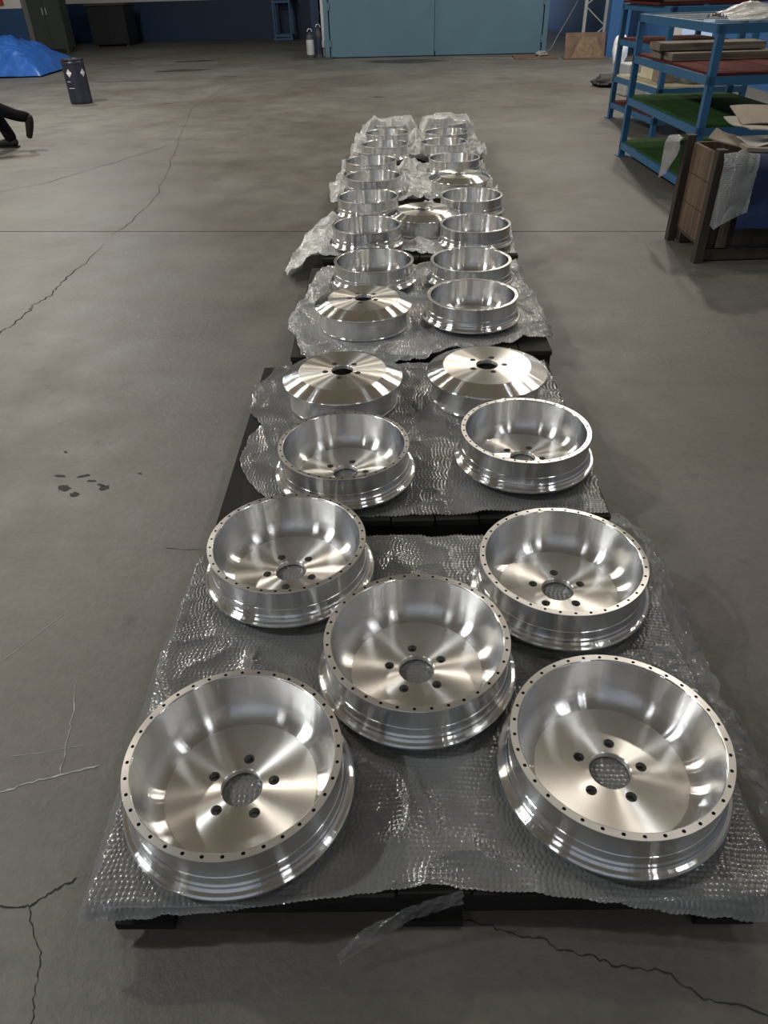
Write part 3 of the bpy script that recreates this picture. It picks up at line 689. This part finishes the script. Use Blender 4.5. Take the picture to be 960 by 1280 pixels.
sheet_thing('cardboard_sheet', 'buff cardboard sheet tipped up at the back of the crate', 'cardboard', (2.62, 5.08, .785), (.62, .34, 0), 'cardboard', -.12, .16, 0, seed=2)
sheet_thing('cardboard_sheet', 'light cardboard sheet lying across the top of the crate', 'cardboard', (2.50, 4.98, .755), (.52, .30, 0), 'cardboard_light', .2, .12, .02, seed=3, amp=.02)
sheet_thing('grey_board', 'dark grey board on top of the crate heap at the right edge', 'board', (2.66, 4.86, .755), (.36, .28, 0), 'grey_board', -.35, .10, .08, th=.012, amp=.004, seed=4)
sheet_thing('paper_sheet', 'crumpled white paper sheet on the crate heap below the grey board', 'paper', (2.45, 4.80, .690), (.40, .20, 0), 'paper_white', .05, .14, -.05, seed=5, amp=.03)
sheet_thing('cardboard_strip', 'folded cardboard strip along the near edge of the crate', 'cardboard', (2.55, 4.70, .665), (.66, .12, 0), 'cardboard', -.05, .05, 0, th=.02, seed=6, amp=.012)
sheet_thing('cardboard_strip', 'torn cardboard piece above the crate corner post', 'cardboard', (2.24, 4.92, .690), (.26, .16, 0), 'cardboard', -.6, .10, .15, th=.008, seed=7, amp=.03)
lump('yellow_cap', 'small yellow cap in the crate heap at the right frame edge', 'cap', (2.47, 4.72, .690), (.05, .05, .035), 'yellow', 2, amp=.05)
def hang(name, lab, cat, pts_top, drop, nu, nv, mat, out=(0, -1), amp=.02, seed=3, bub=0, botshape=None, group=None):
    A = poly_at(pts_top, nu); S = np.zeros((nv, nu, 3))
    for j in range(nv):
        t = j / (nv - 1); dr = drop if botshape is None else np.interp(np.linspace(0, 1, nu), *botshape)
        S[j, :, 0] = A[:, 0] + out[0] * (.03 * min(1, t * 6)); S[j, :, 1] = A[:, 1] + out[1] * (.03 * min(1, t * 6)); S[j, :, 2] = A[:, 2] - dr * t + .012 * math.sin(min(1, t * 6) * PI)
    s = np.linspace(0, 2, nu)[None, :]; q = np.linspace(0, 1, nv)[:, None]
    nz = (vnoise(s + 0 * q, q * 1.4 + 0 * s, 1.7, seed) - .5) * 2 * amp
    S[..., 0] += out[0] * np.abs(nz); S[..., 1] += out[1] * np.abs(nz)
    if bub:
        b = bubbles(nv, nu, bub); S[..., 0] += out[0] * b; S[..., 1] += out[1] * b
    o = MB().grid(S[:, ::-1]).build(name, mat, smooth=True, angle=0); tag(o, lab, cat, group); return o
hang('blue_sheet', 'dark blue plastic sheet hanging over the near side of the crate', 'sheet', [(2.235, 4.645, .655), (2.5, 4.645, .65), (2.8, 4.64, .65), (3.10, 4.64, .65)], .42, 40, 24, 'sheet_navy', amp=.03, seed=8)
hang('bubble_wrap_scrap', 'bubble wrap scrap hanging over the near corner of the crate', 'bubble wrap', [(2.075, 4.63, .66), (2.14, 4.605, .672), (2.27, 4.60, .66)], .38, 66, 120, 'bubble_wrap_scrap', amp=.014, seed=12, bub=.004,
     botshape=([0, .15, .5, 1], [.40, .43, .38, .32]))
hang('bubble_wrap_scrap', 'bubble wrap scrap hanging off the far corner of the crate', 'bubble wrap', [(2.055, 5.19, .65), (2.035, 5.28, .66), (2.03, 5.40, .64)], .26, 60, 84, 'bubble_wrap_scrap', out=(-1, 0), amp=.014, seed=14, bub=.004,
     botshape=([0, .5, 1], [.10, .24, .27]))

# ------------------------------------------------------------------ drum with labels
dt = empty('plastic_drum', (-4.76, 13.55, 0), .3, 'dark navy drum with two white diamond labels standing on the open floor', 'drum')
MB().lathe([(.001, .004), (.165, .004), (.172, .015), (.175, .04), (.172, .06), (.172, .55), (.176, .555), (.176, .575), (.172, .58), (.168, .60), (.160, .604), (.158, .594), (.001, .594)], 40).build('drum_body', 'drum_navy', dt, smooth=True)
MB().lathe([(.168, .600), (.178, .602), (.180, .612), (.176, .622), (.160, .624), (.156, .612), (.001, .612)], 40).build('lid', 'drum_navy', dt, smooth=True)
def on_drum(u, z, r=.1735): return (r * math.sin(u), -r * math.cos(u), z)
def dlabel(u0, z0, h, name='diamond_label'):
    mb = MB()
    for a, b in ((0, .34), (.40, .64), (.70, 1.0)):       # diamond in three printed bands
        for sgn in (1, -1):
            pts = []
            for t in (a, b):
                ww = h * (1 - t) / .1735 * .80; zz = z0 + sgn * t * h
                pts.append([on_drum(u0 + ww * q, zz) for q in (-1, -.33, .33, 1)])
            vs = pts[0] + pts[1]; mb.add(vs, [(i, i + 1, i + 5, i + 4) if sgn > 0 else (i + 4, i + 5, i + 1, i) for i in range(3)])
    mb.build(name, 'print_white', dt)
for u in (-.53, .80): dlabel(u, .435, .058)
for z, a, b in ((.315, -.92, -.55), (.225, -.88, -.30)):
    us = np.linspace(a, b, 8); MB().add([on_drum(u, z) for u in us] + [on_drum(u, z + .006) for u in us], [(i, i + 1, i + 9, i + 8) for i in range(7)]).build('print_line', 'print_white', dt)

# ------------------------------------------------------------------ tarpaulin heap
n1, n2 = 90, 70; gx, gy = np.meshgrid(np.linspace(-1, 1, n1), np.linspace(-1, 1, n2)); rr_ = np.hypot(gx, gy)
X = -8.75 + gx * 1.72; Y = 19.2 + gy * 1.25
fold = (1 - np.abs(2 * vnoise(X + .4 * Y, Y, 2.6, 61) - 1)) ** 2 * .08 + (1 - np.abs(2 * vnoise(X, Y - .5 * X, 5, 62) - 1)) ** 4 * .06 + (1 - np.abs(2 * vnoise(X + Y, Y - .5 * X, 9, 64) - 1)) ** 3 * .02
prof = np.clip(1 - np.maximum(np.abs(gx), np.abs(gy)) ** 2.2, 0, 1) ** .8
Z = .02 + prof * (.58 + fold * 1.2) + .02 * vnoise(X, Y, 5, 63)
tp = MB().grid(np.stack([X, Y, Z], -1)).build('tarpaulin', 'tarp_blue', smooth=True, angle=0)
tag(tp, 'bright blue tarpaulin draped over a low heap at the left edge', 'tarpaulin')

# ------------------------------------------------------------------ person striding out at the left
def skin_mesh(name, joints, edges, mat, parent=None, root=0, sub=2):
    me = bpy.data.meshes.new(name); me.from_pydata([j[:3] for j in joints], edges, []); me.materials.append(MATS[mat])
    o = bpy.data.objects.new(name, me); COL.objects.link(o)
    sk = o.modifiers.new('skin', 'SKIN'); sk.use_smooth_shade = True; sk.branch_smoothing = .4
    for i, j in enumerate(joints): me.skin_vertices[0].data[i].radius = (j[3], j[4] if len(j) > 4 else j[3]); me.skin_vertices[0].data[i].use_root = (i == root)
    sb = o.modifiers.new('sub', 'SUBSURF'); sb.levels = sub; sb.render_levels = sub
    if parent: o.parent = parent
    return o
pt = empty('person', (-4.41, 9.57, 0), 0, 'person in black trousers and dark jacket striding out of view at the left', 'person')
# local coordinates: walks towards -x
J = [(-.20, 0, .88, .115, .13), (-.20, .085, .84, .088), (-.085, .09, .47, .076), (.065, .085, .12, .074),      # planted leg
     (-.20, -.085, .84, .088), (-.045, -.09, .49, .080), (.17, -.08, .40, .074), (.39, -.075, .340, .062),         # trailing leg
     (-.215, 0, 1.02, .12, .14), (-.235, 0, 1.22, .13, .16), (-.245, 0, 1.36, .10, .15), (-.25, 0, 1.45, .048),
     (-.245, .17, 1.35, .062), (-.20, .22, 1.08, .050), (-.34, .20, .88, .040),
     (-.245, -.17, 1.35, .062), (-.23, -.23, 1.08, .050), (-.11, -.23, .87, .040),
     (-.005, .088, .29, .068), (.080, .085, .055, .062), (.29, -.077, .355, .066), (.435, -.075, .325, .050)]
E_ = [(0, 1), (1, 2), (2, 18), (18, 3), (3, 19), (0, 4), (4, 5), (5, 6), (6, 20), (20, 7), (7, 21), (0, 8), (8, 9), (9, 10), (10, 11), (10, 12), (12, 13), (13, 14), (10, 15), (15, 16), (16, 17)]
skin_mesh('clothed_body', J, E_, 'cloth_black', pt)
skin_mesh('shoe', [(.145, .085, .050, .046), (.08, .085, .062, .054), (-.03, .085, .050, .046), (-.125, .09, .038, .034)], [(0, 1), (1, 2), (2, 3)], 'shoe_black', pt)
MB().box((.005, .087, .008), (.26, .076, .016)).build('shoe_sole', 'shoe_black', pt)
skin_mesh('shoe', [(.425, -.075, .375, .050), (.412, -.075, .29, .052), (.385, -.075, .20, .044), (.355, -.075, .115, .032)], [(0, 1), (1, 2), (2, 3)], 'shoe_black', pt)
HD = Vector((-.27, 0, 1.575))
hd = MB(); nn = 24; vs = []
for j in range(17):
    th = PI * j / 16
    for i in range(nn):
        a = 2 * PI * i / nn; v = Vector((math.sin(th) * math.cos(a), math.sin(th) * math.sin(a), math.cos(th)))
        q = Vector((v.x * .098, v.y * .076, v.z * .118))
        if v.x < 0:
            q.x -= .024 * math.exp(-((v.y / .2) ** 2 + ((v.z + .12) / .22) ** 2))      # nose
            q.x += .010 * math.exp(-(((abs(v.y) - .38) / .16) ** 2 + ((v.z - .06) / .12) ** 2))  # eye sockets
            q.x -= .008 * math.exp(-((v.y / .35) ** 2 + ((v.z + .48) / .10) ** 2))     # mouth
            q.x -= .012 * math.exp(-((v.y / .4) ** 2 + ((v.z + .85) / .2) ** 2))       # chin
        vs.append(HD + q)
hd.add(vs, [(j * nn + i, (j + 1) * nn + i, (j + 1) * nn + (i + 1) % nn, j * nn + (i + 1) % nn) for j in range(16) for i in range(nn)])
head = hd.build('head', 'skin', pt, smooth=True, angle=0)
for s in (1, -1):
    MB().lathe([(.001, .006), (.018, .003), (.026, -.002), (.020, -.008)], 14).build('ear', 'skin', head, smooth=True).location = HD + Vector((.012, s * .078, -.005))
    e = MB().lathe([(.001, .011), (.006, .009), (.011, 0), (.006, -.009), (.001, -.011)], 10).build('eye', 'hair_dark', head, smooth=True); e.location = HD + Vector((-.082, s * .031, .008))
hr = MB(); vs = []
for j in range(9):
    th = PI * .62 * j / 8
    for i in range(nn):
        a = 2 * PI * i / nn; v = Vector((math.sin(th) * math.cos(a), math.sin(th) * math.sin(a), math.cos(th)))
        if v.x < -.2 and v.z < .55: v.z = .55
        vs.append(HD + Vector((v.x * .105, v.y * .083, v.z * .127)))
hr.add(vs, [(j * nn + i, (j + 1) * nn + i, (j + 1) * nn + (i + 1) % nn, j * nn + (i + 1) % nn) for j in range(8) for i in range(nn)]).build('hair', 'hair_dark', head, smooth=True, angle=0)
for hx, hy, hz, d in ((-.36, .20, .845, -1), (-.095, -.23, .835, 1)):
    pj = [(hx, hy, hz, .026, .018), (hx - .012, hy, hz - .07, .030, .016)]
    ed = [(0, 1)]
    for k in range(4):
        fx = hx - .036 + .021 * k; L_ = (.062, .072, .068, .052)[k]; b = len(pj)
        pj += [(fx, hy, hz - .085, .0095), (fx - .004, hy - .004, hz - .085 - L_ * .55, .0088), (fx + .006, hy - .012, hz - .085 - L_, .0078)]; ed += [(1, b), (b, b + 1), (b + 1, b + 2)]
    b = len(pj); pj += [(hx - .040, hy - .014, hz - .035, .0105), (hx - .052, hy - .024, hz - .075, .009)]; ed += [(0, b), (b, b + 1)]
    skin_mesh('hand', pj, ed, 'skin', pt, sub=1)

# ------------------------------------------------------------------ pale blue gate and booth
GT = (1.53, 20.16); GW, GH = 4.98, 3.4
bt = empty('gate', (GT[0], GT[1], 0), HALL, 'wide pale blue double gate at the end of the hall', 'gate')
for s in (-1, 1):
    x0 = -GW / 2 + .01 if s < 0 else .012
    lf = MB().box((x0 + GW / 4 - .011, .02, GH / 2 + .015), (GW / 2 - .022, .05, GH)).build('leaf', 'gate_paint', bt); bevel(lf, .006)
    for k in (): MB().box((x0 + (GW / 2 - .02) * k / 4 - .0, -.008, GH / 2 + .05), (.012, .008, GH - .08)).build('seam_bead', 'gate_paint', lf)
    fr = MB().box((s * (GW / 2 + .06), .03, GH / 2 + .02), (.10, .14, GH + .08)).build('jamb', 'gate_paint', bt)
    for z in (.30, 1.02, 2.6): MB().tube([(s * (GW / 2 - .01), -.03, z - .07), (s * (GW / 2 - .01), -.03, z + .07)], .022, 10).build('hinge', 'gate_paint', fr, smooth=True)
MB().box((0, .03, GH + .12), (GW + .22, .14, .12)).build('header', 'gate_paint', bt)
MB().box((.02, -.012, GH / 2 + .05), (.05, .012, GH - .1)).build('cover_strip', 'gate_paint', bt)
wall('wall_booth_left', (-1.02, 24.6, HH / 2), (.20, 7.0, HH), 'wall_navy', HALL)
wall('wall_booth_front', (1.53, 20.42, HH / 2 + 1.75), (5.3, .2, HH - 3.5), 'wall_white', HALL)
wall('wall_booth_right', (4.28, 23.6, HH / 2), (.2, 6.6, HH), 'wall_navy', HALL)
# white downpipe
pp = empty('downpipe', (-1.10, 20.75, 0), HALL, 'white downpipe beside the gate ending above the floor', 'pipe')
MB().tube([(0, 0, .22), (0, 0, 6.0)], .055, 14).build('pipe', 'pipe_white', pp, smooth=True)
MB().tube([(0, 0, .20), (0, 0, .34)], .066, 14).build('socket', 'pipe_white', pp, smooth=True)
MB().tube([(0, 0, .02), (0, 0, .22)], .045, 14).build('stub', 'galvanised', pp, smooth=True)
for z in (.9, 2.6): MB().box((0, .06, z), (.14, .12, .03)).build('bracket', 'steel_grey', pp)
# bottles / extinguisher pair left of the gate
def cylinder_thing(c, h, r, mat, lab, band):
    t = empty('gas_bottle', c, 0, lab, 'bottle', 'bottles beside the gate')
    MB().lathe([(.001, 0), (r, 0), (r, h * .80), (r * .85, h * .90), (r * .4, h * .95), (r * .35, h), (.001, h)], 20).build('bottle_body', mat, t, smooth=True)
    MB().lathe([(r * 1.02, h * .12), (r * 1.03, h * .14), (r * 1.03, h * .70), (r * 1.02, h * .72)], 20).build('sleeve', band, t, smooth=True)
    MB().tube([(-.05, 0, h + .02), (-.02, 0, h + .07), (.04, 0, h + .07), (.06, 0, h + .01)], .010, 6).build('valve_handle', 'galvanised', t, smooth=True)
cylinder_thing((-1.42, 20.28, .035), .50, .085, 'dark_steel', 'silver-sleeved bottle left of the gate', 'galvanised')
cylinder_thing((-1.22, 20.32, .035), .58, .075, 'dark_steel', 'dark bottle beside the silver-sleeved one by the gate', 'drum_navy')
tb = MB().box((0, 0, .017), (.95, .42, .034)).build('base_tray', 'dark_steel', loc=(-1.36, 20.28, 0), rz=HALL); tag(tb, 'flat dark tray under the two bottles by the gate', 'tray')
# blue stand at the back wall
st = empty('steel_stand', (-3.02, 27.35, 0), HALL, 'tall blue steel frame stand against the far navy wall', 'stand')
for x in (.03, .55): 
    for y in (0, .4): MB().box((x, y, .55), (.05, .05, 1.10)).build('upright', 'rack_blue', st)
for z in (.12, 1.0):
    for y in (0, .4): MB().box((.29, y, z), (.47, .045, .06)).build('crossbar', 'rack_blue', st)
    for x in (.03, .55): MB().box((x, .2, z), (.045, .35, .06)).build('crossbar', 'rack_blue', st)
MB().box((.29, .2, .03), (.62, .5, .05)).build('base', 'rack_blue', st); MB().box((.29, .2, 1.13), (.66, .5, .05)).build('table', 'dark_steel', st)
# cabinets at the left
cb = empty('steel_cabinet', (-9.02, 24.75, 0), HALL, 'tall grey green steel cabinet behind the blue tarpaulin', 'cabinet')
bevel(MB().box((0, 0, 1.0), (.92, .50, 1.78)).build('cabinet_body', 'cabinet_green', cb), .01)
for s in (-1, 1):
    d_ = MB().box((s * .228, -.258, 1.02), (.44, .018, 1.66)).build('door', 'cabinet_green', cb); MB().box((s * .05, -.272, 1.0), (.02, .02, .16)).build('handle', 'galvanised', d_)
    for y in (-.2, .2): MB().box((s * .40, y, .055), (.08, .08, .11)).build('leg', 'cabinet_green', cb)
dk = empty('machine_bench', (-8.0, 27.2, 0), HALL, 'dark workbench box standing beside the cabinet at the far wall', 'bench')
bevel(MB().box((0, 0, .55), (1.15, .9, 1.0)).build('bench_body', 'cabinet_dark', dk), .01); MB().box((0, 0, 1.07), (1.25, 1.0, .05)).build('bench_top', 'dark_steel', dk)
for s in (-1, 1): MB().box((s * .27, -.46, .50), (.5, .02, .8)).build('door', 'cabinet_dark', dk); MB().box((s * .5, 0, .03), (.1, .8, .06)).build('skid', 'dark_steel', dk)
po = MB().box((0, 0, 0), (.90, .02, .6)).build('poster', ['poster_red', 'poster_orange'], loc=(-10.6, 24.60, 1.46)); tag(po, 'red and orange poster on the pier at the upper left', 'poster')
MB().box((-.15, -.012, -.02), (.34, .004, .5)).build('poster_print', 'poster_orange', po)

# ------------------------------------------------------------------ clutter right of the gate
tr = empty('lattice_mast', (5.05, 20.3, 0), HALL, 'white steel lattice mast standing between the gate and the blue column', 'mast')
for x in (0, .48): MB().box((x, 0, 1.7), (.07, .07, 3.4)).build('chord', 'galvanised', tr)
for k in range(8):
    z0 = .10 + k * .40; a, b = (0, .48) if k % 2 == 0 else (.48, 0)
    MB().bar((a, 0, z0), (b, 0, z0 + .38), .05, .02).build('lattice_bar', 'galvanised', tr)
cl = wall('wall_column', (5.40, 18.75, HH / 2), (.42, .42, HH), 'wall_blue_lit', HALL); 
lp = empty('steel_plate', (4.72, 18.5, 0), HALL, 'rusty brown steel plate leaning with a heap of dirt in front', 'plate')
MB().box((-.02, .12, .23), (.86, .02, .50), 0, Matrix.Rotation(-.35, 3, 'X')).build('plate', 'rust_plate', lp)
MB().box((0, 0, .012), (.96, .5, .018)).build('base_sheet', 'rust_plate', lp)
sh = MB(); q = [(-.36, 0), (.36, 0), (.15, .36), (-.17, .38)]; th_ = .02
sh.add([(x, .06 + z * .33 - th_, z) for x, z in q] + [(x, .06 + z * .33, z) for x, z in q], [(0, 1, 2, 3), (7, 6, 5, 4), (0, 4, 5, 1), (1, 5, 6, 2), (2, 6, 7, 3), (3, 7, 4, 0)])
shb = sh.build('board_offcut', 'dirt_brown', loc=(4.74, 18.36, .022), rz=HALL); tag(shb, 'tan trapezoid board leaning in front of the rusty plate', 'board')
mt = MB().box((0, 0, .015), (.95, .85, .03)).build('floor_board', 'rust_plate', loc=(3.70, 19.0, 0), rz=HALL); tag(mt, 'flat brown board lying at the foot of the gate', 'board')
lump('rag', 'small dark rag on the flat brown board by the gate', 'rag', (3.85, 19.0, .03), (.30, .22, .10), 'rag_grey', 12, amp=.3)
cp = poly_at([(1.9, 19.3, .012), (2.9, 19.0, .012), (3.6, 18.52, .012), (4.10, 19.30, .12), (4.35, 19.7, .40), (4.62, 20.0, .72), (4.85, 20.2, 1.05), (4.98, 20.20, 1.6)], 40)
co = MB().tube([tuple(q) for q in cp.tolist()], .008, 6).build('cable', 'rag_grey', smooth=True); tag(co, 'pale cable rising from the floor board to the lattice mast', 'cable')
